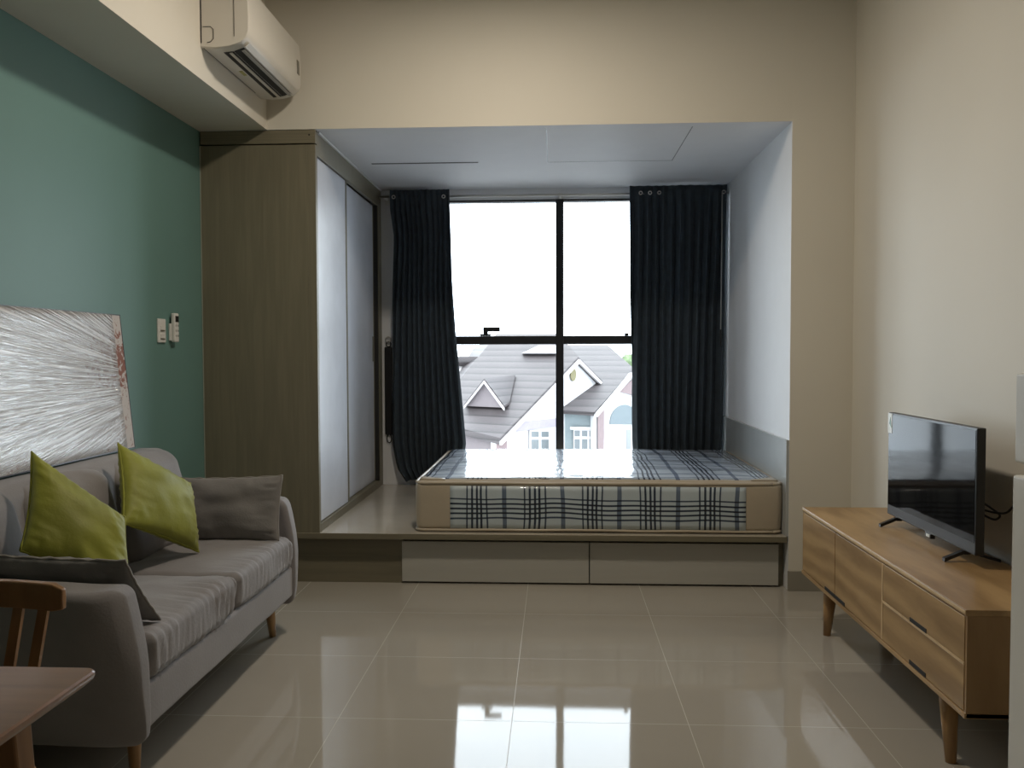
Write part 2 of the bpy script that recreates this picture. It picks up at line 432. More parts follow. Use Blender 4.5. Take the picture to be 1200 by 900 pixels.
mb = MB(); mb.cone((-1.315, y0 - .0005, 2.427), (-1.315, y0 + .005, 2.427), .005, .005, 12); mb.build('screw_hole', M['darkgap'], t)

B(XL + .0012, XL + .0065, y0 - .003, y0 + .02, ZP, 2.376, bev=.001).build('edge_bead', simple('pale_sealant', (.32, .35, .30), .5), t)

# ------------------------------------------------------------------ mattress
MATX = .0
MX0, MX1, MY0, MY1, MZ0 = -.765, 1.208, 4.60, 6.09, ZP + .003
cx, cy = (MX0 + MX1) / 2, (MY0 + MY1) / 2
MATX = cx
M['plaid_z'] = plaid('tartan_border', 'Z', (.47, .54, .58), .35)
M['plaid_y'] = plaid('tartan_top', 'Y', (.50, .57, .66), .9)
t = thing('mattress', (cx, cy, MZ0), 'blue and white plaid mattress with beige corners, in glossy plastic on the platform', 'mattress')
def md(p, n, u):
    crown = .030 * max(0, n.z) * (1 - abs(u.x) ** 3) * (1 - abs(u.y) ** 4)
    w = .004 * noise.noise(p * 5) + .0025 * noise.noise(p * 14)
    bulge = .006 * (1 - u.z * u.z)
    return Vector((n.x * (w + bulge), n.y * (w + bulge), crown + max(0, n.z) * w * .8 ))
MB().rbox(MX0, MX1, MY0, MY1, MZ0, .568, .035, cell=.045, disp=md).build('mattress_body', M['beige'], t, smooth=True)
# tartan border panel on the long front side and tartan top panel, each following the body
def skin(nu, nv, f, thick, nrm):
    mb = MB(); b = mb.bm; nrm = Vector(nrm)
    V1 = [[b.verts.new(f(i / nu, j / nv) + nrm * thick) for j in range(nv + 1)] for i in range(nu + 1)]
    V0 = [[b.verts.new(f(i / nu, j / nv) - nrm * .004) for j in range(nv + 1)] for i in range(nu + 1)]
    for i in range(nu):
        for j in range(nv):
            b.faces.new((V1[i][j], V1[i + 1][j], V1[i + 1][j + 1], V1[i][j + 1]))
            b.faces.new((V0[i][j], V0[i][j + 1], V0[i + 1][j + 1], V0[i + 1][j]))
    for i in range(nu):
        b.faces.new((V1[i][0], V0[i][0], V0[i + 1][0], V1[i + 1][0])); b.faces.new((V1[i][nv], V1[i + 1][nv], V0[i + 1][nv], V0[i][nv]))
    for j in range(nv):
        b.faces.new((V1[0][j], V1[0][j + 1], V0[0][j + 1], V0[0][j])); b.faces.new((V1[nu][j], V0[nu][j], V0[nu][j + 1], V1[nu][j + 1]))
    return mb
hx, hy, hz_ = (MX1 - MX0) / 2, (MY1 - MY0) / 2, (.568 - MZ0) / 2
def body(p, n):
    c = Vector((cx, cy, MZ0 + hz_)); u = Vector(((p.x - c.x) / hx, (p.y - c.y) / hy, (p.z - c.z) / hz_))
    return p + md(p, Vector(n), u)
fx0, fx1 = -.575, 1.015
fz0, fz1 = MZ0 + .018, .538
def ff(u, v): return body(Vector((fx0 + (fx1 - fx0) * u, MY0, fz0 + (fz1 - fz0) * v)), (0, -1, 0))
skin(60, 8, ff, .0025, (0, -1, 0)).build('front_border', M['plaid_z'], t, smooth=True)
def ft(u, v):
    x = MX0 + .03 + (MX1 - MX0 - .06) * u; y = MY0 + .03 + (MY1 - MY0 - .06) * v
    return body(Vector((x, y, .568)), (0, 0, 1))
skin(60, 46, ft, .0025, (0, 0, 1)).build('top_panel', M['plaid_y'], t, smooth=True)
for (xa, xb, ya_, yb_) in ((MX0 + .02, MX0 + .16, MY0 + .02, MY0 + .10), (MX1 - .16, MX1 - .02, MY0 + .02, MY0 + .13)):
    sg = 1 if xa > cx else -1
    def fc(u, v, xa=xa, xb=xb, ya_=ya_, yb_=yb_, sg=sg):
        x = xa + (xb - xa) * u; vv = v * ((u if sg > 0 else 1 - u) * .9 + .1)
        return body(Vector((x, ya_ + (yb_ - ya_) * vv, .568)), (0, 0, 1))
    skin(6, 5, fc, .004, (0, 0, 1)).build('corner_patch', M['beige'], t, smooth=True)
def loop(zz, infl):
    pts = []
    r = .05
    for (qx, qy, a0) in ((MX1 - r, MY0 + r, -PI / 2), (MX1 - r, MY1 - r, 0), (MX0 + r, MY1 - r, PI / 2), (MX0 + r, MY0 + r, PI)):
        for k in range(7):
            a = a0 + PI / 2 * k / 6; pts.append((qx + (r + infl) * math.cos(a), qy + (r + infl) * math.sin(a), zz))
    dense = []
    for a, b_ in zip(pts, pts[1:] + pts[:1]):
        a, b_ = Vector(a), Vector(b_); n = max(1, int((b_ - a).length / .05))
        for i in range(n):
            q = a.lerp(b_, i / n); q.z += .0035 * noise.noise(q * 4); dense.append(q)
    dense.append(dense[0]); return dense
MB().tube(loop(.553, .0), .0085, 8).build('piping', M['beige'], t, smooth=True)
MB().tube(loop(MZ0 + .010, .002), .0075, 8).build('piping', M['beige'], t, smooth=True)

# ------------------------------------------------------------------ curtains, rod, ties
def curtain(name, edge0, edge1, z0f, z1, folds, amp, yc, label, eyes):
    t = thing(name, ((edge0(1.5) + edge1(1.5)) / 2, yc, ZP), label, 'curtain', 'dark slate window curtains')
    mb = MB(); b = mb.bm; nu, nv = folds * 12, 46; V = []
    for i in range(nu + 1):
        s = i / nu; col = []
        for j in range(nv + 1):
            v = j / nv; zb = z0f(s); z = zb + (z1 - zb) * v
            x = edge0(z) + (edge1(z) - edge0(z)) * s
            ph = 2 * PI * folds * s + 3.2 * noise.noise(Vector((s * 3, z * .7, folds)))
            am = amp * (1 - .30 * v - .45 * max(0, v - .93) / .07) * (.75 + .5 * noise.noise(Vector((s * 9, z * .5, 3.1))))
            y = yc + am * math.sin(ph) + .012 * noise.noise(Vector((s * 5, z * 1.5, 8))) - .030 * max(0, (v - .9) / .1)
            x += .35 * am * math.sin(2 * ph) * .5
            col.append(b.verts.new((x, y, z)))
        V.append(col)
    for i in range(nu):
        for j in range(nv): b.faces.new((V[i][j], V[i + 1][j], V[i + 1][j + 1], V[i][j + 1]))
    o = mb.build('curtain_cloth', M['curtain'], t, smooth=True)
    md_ = o.modifiers.new('thickness', 'SOLIDIFY'); md_.thickness = .004; md_.offset = 0
    for ex in eyes:
        MB().torus((ex, yc - .055, z1 - .055), (0, 1, 0), .011, .0035, 18, 8).build('eyelet', M['metal'], t, smooth=True)
    return t
def interp(tab):
    def f(z):
        for (a, va), (b_, vb) in zip(tab, tab[1:]):
            if z <= b_: 
                k = max(0, (z - a) / (b_ - a)); return va + (vb - va) * k
        return tab[-1][1]
    return f
YCU = 6.165
curtain('curtain', interp([(.30, -1.09), (.42, -1.165), (.60, -1.195), (1.2, -1.19), (2.1, -1.165), (2.3, -1.19), (2.43, -1.19)]),
        interp([(.30, -.70), (.60, -.655), (1.0, -.69), (1.4, -.725), (1.77, -.745), (2.43, -.76)]),
        lambda s: .315 + .02 * math.sin(s * 9), 2.432, 11, .030, YCU,
        'dark slate pleated curtain hanging beside the wardrobe', (-1.16, -.80))
curtain('curtain', interp([(.30, .57), (.6, .555), (1.4, .54), (2.45, .525)]), interp([(.30, 1.178), (.9, 1.195), (2.45, 1.207)]),
        lambda s: .315, 2.440, 11, .034, YCU, 'dark slate pleated curtain hanging beside the plain alcove wall', (.60, .665, .73, 1.18))
t = thing('curtain_rod', (0, YCU, 2.38), 'slim pale curtain rod spanning above the window', 'curtain rod')
MB().tube([(-1.275, YCU, 2.388), (1.222, YCU, 2.388)], .009, 12).build('rod', M['metal'], t, smooth=True)
for x in (-1.235, .035):
    mb = B(x - .008, x + .008, YCU - .004, YW - .001, 2.376, 2.392, bev=.002); mb.box(x - .018, x + .018, YW - .008, YW - .0005, 2.345, 2.42, bev=.002)
    mb.build('bracket', M['white'], t)
t = thing('curtain_tieback', (-1.235, 6.25, .62), 'black fabric tieback hanging from a round hook on the wall strip beside the wardrobe', 'tieback')
mb = B(-1.262, -1.208, 6.243, 6.262, .655, 1.305, bev=.006); mb.build('strap', M['strap'], t)
MB().torus((-1.233, 6.250, 1.358), (0, 1, 0), .020, .005).build('hook_ring', M['metal'], t, smooth=True)
mb = MB(); mb.torus((-1.233, 6.252, 1.325), (0, 1, 0), .018, .004); mb.build('loop', M['strap'], t, smooth=True)
mb = MB(); mb.tube([(-1.233 + .017 * math.sin(a), 6.252, .628 - .032 * math.cos(a) + 0) for a in [2 * PI * i / 16 for i in range(17)]], .004, 8); mb.build('loop', M['strap'], t, smooth=True)
t = thing('curtain_wand', (1.165, 6.09, 1.3), 'thin grey draw wand hanging at the edge of the curtain by the plain alcove wall', 'curtain wand')
MB().tube([(1.168, 6.105, 2.39), (1.166, 6.102, 1.9), (1.162, 6.10, 1.42)], .004, 8).build('wand', M['acblade'], t, smooth=True)
mb = MB(); mb.cone((1.162, 6.10, 1.42), (1.161, 6.10, 1.30), .0065, .005, 10); mb.build('grip', M['black'], t, smooth=True)

# ------------------------------------------------------------------ air conditioner
t = thing('air_conditioner', (XB, 4.06, 2.59), 'white split air conditioner mounted on the cream beam, vent louvres open', 'air conditioner')
prof = [(0, 2.592), (.06, 2.586), (.125, 2.592), (.175, 2.608), (.203, 2.632), (.212, 2.660), (.2135, 2.72), (.211, 2.80), (.205, 2.862), (.185, 2.882), (0, 2.886)]
AY0, AY1 = 3.69, 4.46
mb = MB(); P_ = [(XB + .001 + a, z) for a, z in prof]
cx_ = sum(p[0] for p in P_) / len(P_); cz_ = 2.73
def sc_(k): return [(cx_ + (x - cx_) * k if x > XB + .01 else x, cz_ + (z - cz_) * k) for x, z in P_]
mb.rings([[(x, y, z) for x, z in sc_(k)] for y, k in ((AY0, .965), (AY0 + .006, .99), (AY0 + .014, 1), (AY1 - .014, 1), (AY1 - .006, .99), (AY1, .965))])
mb.build('housing', M['acwhite'], t, auto=True)
def ong(a, off=0.0):       # point on the underside curve at depth a from the beam
    for (p0, q0), (p1, q1) in zip(prof, prof[1:]):
        if p0 <= a <= p1:
            k = (a - p0) / (p1 - p0); n = Vector((q1 - q0, 0, -(p1 - p0))).normalized()
            return Vector((XB + .001 + a, 0, q0 + (q1 - q0) * k)) + n * off
def strip(a0, a1, ya_, yb_, off, th):
    ns = 4; lo = [ong(a0 + (a1 - a0) * i / ns, off) for i in range(ns + 1)]; hi = [ong(a0 + (a1 - a0) * i / ns, off - th) for i in range(ns + 1)][::-1]
    return MB().rings([[(p.x, y, p.z) for p in lo + hi] for y in (ya_, yb_)])
strip(.080, .194, AY0 + .055, AY1 - .05, .0015, .004).build('air_outlet', M['darkgap'], t)
strip(.103, .117, AY0 + .06, AY1 - .055, .006, .003).build('louvre_blade', M['acwhite'], t)
strip(.158, .172, AY0 + .055, AY1 - .05, .012, .003).build('louvre_blade', M['acblade'], t)
strip(.176, .196, AY0 + .04, AY1 - .04, .009, .003).build('louvre_blade', M['acwhite'], t)
strip(.008, .011, AY0 + .01, AY1 - .12, .001, .003).build('seam', M['darkgap'], t)
strip(.055, .072, AY0 + .30, AY0 + .365, .0012, .003).build('sticker', M['sticker_g'], t)['label'] = 'green and gold sticker'
mb = MB(); mb.prism([(XB + .205, 2.700), (XB + .2165, 2.700), (XB + .2150, 2.77), (XB + .205, 2.77)], 'Y', AY1 - .075, AY1 - .04); mb.build('display', M['sticker_d'], t)
# moulded knock-out outline and front panel seam on the near end
mb = MB()
yy = AY0 - .001
mb.tube([(XB + .012, yy, 2.68), (XB + .045, yy, 2.68), (XB + .058, yy, 2.668), (XB + .058, yy, 2.628), (XB + .045, yy, 2.614), (XB + .03, yy, 2.612)], .0014, 6)
mb.tube([(XB + .150, yy, 2.872), (XB + .150, yy, 2.636)], .0012, 6)
mb.tube([(XB + .0035, yy + .002, 2.875), (XB + .0035, yy + .002, 2.61)], .003, 6)
mb.build('panel_seam', M['darkgap'], t)

# ------------------------------------------------------------------ switch and remote
t = thing('light_switch', (XL, 4.055, 1.33), 'white wall switch plate on the teal wall beside the remote control', 'light switch')
B(XL, XL + .009, 4.015, 4.095, 1.315, 1.43, bev=.003).build('plate', M['white'], t)
for z in (1.345, 1.385):
    B(XL + .008, XL + .0125, 4.035, 4.075, z - .010, z + .012, bev=.002).build('rocker', M['white'], t)
    B(XL + .0085, XL + .0132, 4.037, 4.078, z - .015, z - .011).build('gap', M['sticker_d'], t)
t = thing('remote_control', (XL, 4.17, 1.31), 'white air conditioner remote control in a clip holder on the teal wall', 'remote control')
B(XL, XL + .012, 4.140, 4.200, 1.325, 1.41, bev=.003).build('holder', M['white'], t)
b = B(XL + .010, XL + .031, 4.146, 4.194, 1.318, 1.462, bev=.006).build('remote_body', M['white'], t)
B(XL + .0305, XL + .0325, 4.152, 4.188, 1.418, 1.448, bev=.001).build('remote_screen', M['black'], b)
for z in (1.40, 1.375, 1.35):
    for y in (4.160, 4.180): B(XL + .0305, XL + .0325, y - .006, y + .006, z - .005, z + .005, bev=.001).build('button', M['acblade'], b)

# ------------------------------------------------------------------ sofa
SX0, SX1 = -1.885, -1.165
t = thing('sofa', (-1.52, 3.03, 0), 'grey velvet two-seat sofa with flared arms against the teal wall', 'sofa')
def fz(p, n, u): return n * (.004 * noise.noise(p * 4) + .0015 * noise.noise(p * 15))
MB().rbox(SX0 + .02, SX1 - .005, 2.345, 3.715, .178, .318, .018, cell=.08, disp=fz).build('seat_base', M['fabric'], t, smooth=True)
# back frame, leaning slightly, with rounded ends
def backd(p, n, u):
    k = (p.z - .18) / .65
    e = abs(u.y)
    return Vector((-(k - .5) * .10, 0, -.05 * max(0, e - .86) / .14 * k)) + fz(p, n, u)
MB().rbox(SX0 + .05, -1.655, 2.29, 3.785, .20, .846, .055, cell=.06, disp=backd).build('back_frame', M['fabric'], t, smooth=True)
# arms: bulging outward, thinner at the foot, raked back at the upper front corner
WT = [(.145, .30), (.20, .52), (.28, .72), (.36, .88), (.46, .98), (.54, 1.0), (.61, .96)]
def wz(z):
    for (p, q), (p2, q2) in zip(WT, WT[1:]):
        if z <= p2:
            k = max(0, (z - p) / (p2 - p)); return q + (q2 - q) * k
    return WT[-1][1]
def arm(sg, yi):
    def d(p, n, u):
        s_ = (p.x - SX0) / (SX1 - SX0); t_ = abs(p.y - yi) / .15
        dx = max(0, s_ - .8) / .2
        w_ = wz(p.z) * (1 - .42 * dx ** 3)
        dy = sg * .15 * t_ * (w_ - 1)
        rk = max(0, (s_ - .5) / .5)
        back = -rk * (.044 * max(0, (p.z - .36) / .25) ** 1.6 + .014 * max(0, (.22 - p.z) / .08) ** 1.5)
        return Vector((back, dy, (.02 * (1 - s_)) * max(0, (p.z - .3) / .3))) + fz(p, n, u) * .8
    y0_, y1_ = sorted((yi, yi + sg * .15))
    return MB().rbox(SX0 + .01, SX1 + .006, y0_, y1_, .145, .608, .030, cell=.03, k=5, disp=d).build('arm', M['fabric'], t, smooth=True)
arm(-1, 2.362); arm(1, 3.702)
# seat cushions with gathered fronts
def seatd(ya_, yb_):
    def d(p, n, u):
        crown = .016 * max(0, n.z) * (1 - u.x ** 2) * (1 - u.y ** 4)
        fr = max(0, (u.x - .35) / .65)
        wr = .012 * fr * math.sin(p.y * 150 + 5 * noise.noise(Vector((p.y * 6, p.z * 9, p.x * 6)))) * (.35 + .9 * abs(noise.noise(Vector((p.y * 5, 3, 0))))) * (1 if n.z > .1 or n.x > .1 else 0)
        wr *= .5 + .9 * math.exp(-((u.y - (.75 if ya_ > 3 else .9)) / .7) ** 2)
        big = .008 * noise.noise(p * 5) + .004 * noise.noise(p * 11)
        return Vector((n.x * (wr + .8 * big), 0, crown + n.z * (wr + big)))
    return d
for (ya_, yb_) in ((2.365, 3.035), (3.037, 3.700)):
    MB().rbox(-1.66, SX1 + .004, ya_, yb_, .315, .452, .032, cell=.016, disp=seatd(ya_, yb_)).build('seat_cushion', M['fabric'], t, smooth=True)
for (ya_, yb_) in ((2.37, 2.585), (2.61, 3.15), (3.175, 3.74)):
    def bd(p, n, u):
        k = (p.z - .45) / .38
        bul = .02 * (1 - u.y ** 2) * (1 - u.z ** 2) * max(0, n.x)
        return Vector((-k * .085 + bul, 0, -.02 * (u.y ** 4) * max(0, u.z))) + n * (.006 * noise.noise(p * 6) + .003 * noise.noise(p * 15))
    MB().rbox(-1.76, -1.60, ya_, yb_, .44, .842, .06, cell=.03, disp=bd).build('back_cushion', M['fabric'], t, smooth=True)
for (x, y, dx, dy) in ((-1.262, 2.455, .012, -.02), (-1.262, 3.705, .012, .02), (-1.80, 2.455, -.015, -.02), (-1.80, 3.705, -.015, .02)):
    MB().cone((x - dx, y - dy, .185), (x, y, 0), .026, .015, 20).build('leg', M['oakleg'], t, smooth=True)

# ------------------------------------------------------------------ throw pillows
def pillow(name, c, T, mat, pipe, label, cat, seed, pinch=.07, group=None, puck=1.0):
    A, Bc, C, D = [Vector(p) for p in c]      # around the edge
    ctr = (A + Bc + C + D) / 4; n = ((C - A).cross(D - Bc)).normalized()
    t = thing(name, (ctr.x, ctr.y, min(v.z for v in (A, Bc, C, D))), label, cat, group)
    g = 34; mb = MB(); b = mb.bm
    def pt(u, v, side):
        uu = u * (1 - pinch * (1 - v * v)); vv = v * (1 - pinch * (1 - u * u))
        s, r = (uu + 1) / 2, (vv + 1) / 2
        base = A * (1 - s) * (1 - r) + Bc * s * (1 - r) + C * s * r + D * (1 - s) * r
        e = max(0, (1 - u * u)) * max(0, (1 - v * v))
        th = T * e ** .42
        edge = (1 - e) * (e > 1e-9)
        wr = puck * (.012 * noise.noise(Vector((u * 2.2, v * 2.2, seed))) * e ** .3 + .004 * edge * math.sin((u if abs(v) > abs(u) else v) * 34 + 4 * noise.noise(Vector((u * 3, v * 3, seed)))) * min(1, e * 9))
        return base + n * side * (th + wr)
    V = {}
    for side in (-1, 1):
        for i in range(g + 1):
            for j in range(g + 1):
                if side == 1 and (i in (0, g) or j in (0, g)): V[(1, i, j)] = V[(-1, i, j)]; continue
                u = -math.cos(PI * i / g) if False else math.sin(PI * (i / g - .5)); v = math.sin(PI * (j / g - .5))
                V[(side, i, j)] = b.verts.new(pt(u, v, side))
    for side in (-1, 1):
        for i in range(g):
            for j in range(g):
                q = [V[(side, i, j)], V[(side, i + 1, j)], V[(side, i + 1, j + 1)], V[(side, i, j + 1)]]
                b.faces.new(q if side == 1 else q[::-1])
    mb.build('pillow_cover', mat, t, smooth=True)
    pts = []
    for k in range(4):
        for i in range(16):
            w = -1 + 2 * i / 16; uv = ((w, -1), (1, w), (-w, 1), (-1, -w))[k]
            p = pt(uv[0], uv[1], 0); p += Vector((0, 0, .0025 * math.sin(i * 2.4 + k))); pts.append(p)
    pts.append(pts[0])
    MB().tube(pts, .0042, 6).build('seam_piping', pipe, t, smooth=True)
    return t
pillow('throw_pillow', [(-1.555, 2.385, .69), (-1.635, 2.575, .955), (-1.385, 2.66, .735), (-1.30, 2.55, .48)], .060, M['lime'], M['lime_pipe'],
       'lime green throw pillow propped up beside the grey pillow on the near sofa arm', 'pillow', 1.1, group='lime green throw pillows')
pillow('throw_pillow', [(-1.53, 2.925, .66), (-1.655, 3.14, .92), (-1.49, 3.395, .73), (-1.415, 3.29, .475)], .065, M['lime'], M['lime_pipe'],
       'lime green throw pillow leaning on the sofa back beside the far grey pillow', 'pillow', 4.2, group='lime green throw pillows')
M['fabric_p'] = simple('grey_piping', (.25, .235, .22), .8)
pillow('throw_pillow', [(-1.64, 3.585, .455), (-1.64, 3.640, .715), (-1.185, 3.630, .730), (-1.185, 3.570, .458)], .05, M['fabric_d'], M['fabric_p'],
       'grey oblong pillow standing against the sofa arm nearest the wardrobe', 'pillow', 7.3, pinch=.04, group='grey oblong pillows')
pillow('throw_pillow', [(-1.62, 2.490, .465), (-1.68, 2.375, .680), (-1.235, 2.370, .667), (-1.185, 2.475, .465)], .040, M['fabric_d'], M['fabric_p'],
       'grey oblong pillow lying on the sofa arm nearest the dining chair', 'pillow', 9.9, pinch=.04, group='grey oblong pillows')

# ------------------------------------------------------------------ wrapped artwork leaning on the wall
def art_mats():
    m, nt, out = newmat('canvas_print')
    p = N(nt, 'ShaderNodeBsdfPrincipled', i_Roughness=.7)
    mp = coords(nt, (1, 1, 1)); sep = N(nt, 'ShaderNodeSeparateXYZ'); L(nt, mp, 0, sep, 0)
    no = N(nt, 'ShaderNodeTexNoise', i_Scale=38.0, i_Detail=6.0, i_Roughness=.7); L(nt, mp, 0, no, 'Vector')
    n2 = N(nt, 'ShaderNodeTexNoise', i_Scale=3.0, i_Detail=3.0); L(nt, mp, 0, n2, 'Vector')
    # russet blossom cluster near the far end of the canvas, local Y about .42, Z about .36
    dy = mathn(nt, 'DIVIDE', mathn(nt, 'SUBTRACT', sep.outputs['Y'], .56), .22); dz = mathn(nt, 'DIVIDE', mathn(nt, 'SUBTRACT', sep.outputs['Z'], .37), .15)
    r2 = mathn(nt, 'ADD', mathn(nt, 'MULTIPLY', dy, dy), mathn(nt, 'MULTIPLY', dz, dz))
    blob = mathn(nt, 'SUBTRACT', 1.15, r2)
    k = mathn(nt, 'GREATER_THAN', mathn(nt, 'ADD', no.outputs[0], mathn(nt, 'MULTIPLY', blob, .12)), .585)
    k2 = mathn(nt, 'GREATER_THAN', mathn(nt, 'ADD', no.outputs[0], mathn(nt, 'MULTIPLY', n2.outputs[0], .2)), .70)
    kk = mathn(nt, 'MAXIMUM', mathn(nt, 'MULTIPLY', k, mathn(nt, 'GREATER_THAN', blob, 0)), mathn(nt, 'MULTIPLY', k2, .6))
    c = mixc(nt, kk, (.56, .52, .50), (.26, .11, .08)); nt.links.new(c, p.inputs['Base Color']); L(nt, p, 0, out, 0)
    # stretch film: streaky, creased, converging towards the far end
    f, nt, out = newmat('stretch_film')
    mp = coords(nt, (1, 1, 1)); sep = N(nt, 'ShaderNodeSeparateXYZ'); L(nt, mp, 0, sep, 0)
    ang = mathn(nt, 'ARCTAN2', mathn(nt, 'SUBTRACT', sep.outputs['Z'], .27), mathn(nt, 'SUBTRACT', 1.12, sep.outputs['Y']))
    cm = N(nt, 'ShaderNodeCombineXYZ'); nt.links.new(mathn(nt, 'MULTIPLY', ang, 120), cm.inputs[0]); nt.links.new(mathn(nt, 'MULTIPLY', sep.outputs['Y'], .7), cm.inputs[1])
    s1 = N(nt, 'ShaderNodeTexNoise', i_Scale=1.6, i_Detail=4.0, i_Roughness=.6); L(nt, cm, 0, s1, 'Vector')
    streak = ramp(nt, s1.outputs[0], [(.47, (0, 0, 0)), (.56, (1, 1, 1))])
    bp = N(nt, 'ShaderNodeBump', i_Strength=.45, i_Distance=.012); L(nt, s1, 0, bp, 'Height')
    tr = N(nt, 'ShaderNodeBsdfTransparent'); gl = N(nt, 'ShaderNodeBsdfGlossy', i_Roughness=.20); L(nt, bp, 0, gl, 'Normal')
    gl.inputs[0].default_value = (1, 1, 1, 1)
    df = N(nt, 'ShaderNodeBsdfDiffuse'); df.inputs[0].default_value = (.95, .95, .98, 1)
    m1 = N(nt, 'ShaderNodeMixShader', i_Fac=.24); L(nt, tr, 0, m1, 1); L(nt, gl, 0, m1, 2)
    m2 = N(nt, 'ShaderNodeMixShader', i_Fac=.42); L(nt, df, 0, m2, 1); L(nt, gl, 0, m2, 2)
    m3 = N(nt, 'ShaderNodeMixShader'); nt.links.new(mathn(nt, 'MULTIPLY', streak, .85), m3.inputs[0]); L(nt, m1, 0, m3, 1); L(nt, m2, 0, m3, 2)
    L(nt, m3, 0, out, 0)
    return m, f
M['canvas'], M['film'] = art_mats()
AYo = 2.95
t = thing('canvas_painting', (-1.85, AYo, .853), 'large canvas print wrapped in crinkled plastic film, leaning on the wall atop the sofa back', 'painting')
def lean(x0, x1, y0, y1, z0, z1, seg=1, wob=None):
    b = bmesh.new(); mb = MB()
    X0, X1 = -1.828, -1.885        # front-face x at foot and head
    h = .577
    nz, ny = (12, 24) if seg > 1 else (1, 1)
    def P(o, y, z):
        k = (z - .853) / h; return Vector((X0 + (X1 - X0) * k + o, y, z))
    fr = [[mb.bm.verts.new(P(x1 + (wob(y0 + (y1 - y0) * i / ny, z0 + (z1 - z0) * j / nz) if wob else 0), y0 + (y1 - y0) * i / ny, z0 + (z1 - z0) * j / nz)) for j in range(nz + 1)] for i in range(ny + 1)]
    bk = [[mb.bm.verts.new(P(x0, y0 + (y1 - y0) * i / ny, z0 + (z1 - z0) * j / nz)) for j in range(nz + 1)] for i in range(ny + 1)]
    for i in range(ny):
        for j in range(nz):
            mb.bm.faces.new((fr[i][j], fr[i + 1][j], fr[i + 1][j + 1], fr[i][j + 1])); mb.bm.faces.new((bk[i][j], bk[i][j + 1], bk[i + 1][j + 1], bk[i + 1][j]))
    for i in range(ny):
        for j in (0, nz): mb.bm.faces.new((fr[i][j], fr[i + 1][j], bk[i + 1][j], bk[i][j]))
    for j in range(nz):
        for i in (0, ny): mb.bm.faces.new((fr[i][j], fr[i][j + 1], bk[i][j + 1], bk[i][j]))
    b.free(); return mb
cv0, cv1 = 2.20, 3.612
lean(-.024, 0, cv0 + .004, cv1 - .004, .857, 1.426).build('canvas', M['canvas'], t)
mb = MB()
for a in (lean(-.026, .0015, cv1 - .004, cv1, .853, 1.430), lean(-.026, .0015, cv0, cv0 + .004, .853, 1.430), lean(-.026, .0015, cv0, cv1, .853, .857), lean(-.026, .0015, cv0, cv1, 1.426, 1.430)):
    mb.add(a.bm)
mb.build('edge_frame', M['black'], t)
lean(.0025, .0035, cv0 + .0, cv1 - .075, .858, 1.427, 2, lambda y, z: .002 + .002 * noise.noise(Vector((y * 5, z * 14, 0)))).build('plastic_film', M['film'], t, smooth=True)

# ------------------------------------------------------------------ tv cabinet
CX0, CX1, CY0, CY1, CZ0, CZ1 = 1.144, 1.530, 2.420, 4.010, .232, .540
t = thing('tv_cabinet', ((CX0 + CX1) / 2, (CY0 + CY1) / 2, 0), 'low oak television cabinet on tapered legs against the cream wall', 'cabinet')
B(CX0, CX1, CY0, CY1, CZ1 - .018, CZ1, bev=.002).build('cabinet_top', M['oak'], t)
B(CX0 - .0012, CX0 + .004, CY0 + .004, CY1 - .004, CZ1 - .013, CZ1 - .004, bev=.0008).build('light_edging', M['oakedge'], t)
B(CX0 + .004, CX1, CY0, CY0 + .02, CZ0, CZ1 - .018, bev=.001).build('end_panel', M['oakv'], t)
B(CX0 + .004, CX1, CY1 - .02, CY1, CZ0, CZ1 - .018, bev=.001).build('end_panel', M['oakv'], t)
B(CX0, CX1, CY0 + .0, CY1, CZ0 - .001, CZ0 + .014, bev=.001).build('bottom_panel', M['oak'], t)
B(CX0 + .03, CX1 - .005, CY0 + .02, CY1 - .02, CZ0 + .014, CZ1 - .018).build('carcass', M['oakv'], t)
ys = [CY0 + .012, 2.965, 3.49, CY1 - .008]
# fit front division lines to the doors: two drawers, then two doors
zf0, zf1, zm = CZ0 + .018, CZ1 - .022, (CZ0 + CZ1) / 2 - .002
def front(name, ya_, yb_, z0, z1, notch_y):
    d = B(CX0 + .002, CX0 + .022, ya_, yb_, z0, z1, bev=.0012).build(name, M['oak'], t)
    # routed finger pull along the lower edge
    B(CX0 + .0003, CX0 + .010, notch_y - .062, notch_y + .062, z0 - .001, z0 + .013, bev=.001).build('finger_pull', M['darkgap'], d)
    return d
DV = 3.035; DM = 3.545
front('drawer', CY0 + .012, DV - .006, zm + .005, zf1, (CY0 + DV) / 2 + .01)
front('drawer', CY0 + .012, DV - .006, zf0, zm - .005, (CY0 + DV) / 2 + .01)
front('door', DV + .006, DM - .003, zf0, zf1, DM - .063)
front('door', DM + .003, CY1 - .012, zf0, zf1, DM + .063)
B(CX0 + .001, CX0 + .03, CY0 + .012, DV - .004, zm - .004, zm + .004, bev=.0005).build('drawer_rail', M['oakedge'], t)
B(CX0 + .001, CX0 + .03, DV - .005, DV + .005, zf0, zf1, bev=.0005).build('divider', M['oakedge'], t)
for (x, y, dx, dy) in ((1.212, 2.645, -.004, -.035), (1.205, 3.825, -.004, .035), (1.47, 2.645, .01, -.035), (1.47, 3.825, .01, .035)):
    MB().cone((x - dx, y - dy, CZ0), (x, y, 0), .031, .016, 24).build('leg', M['oakleg'], t, smooth=True)

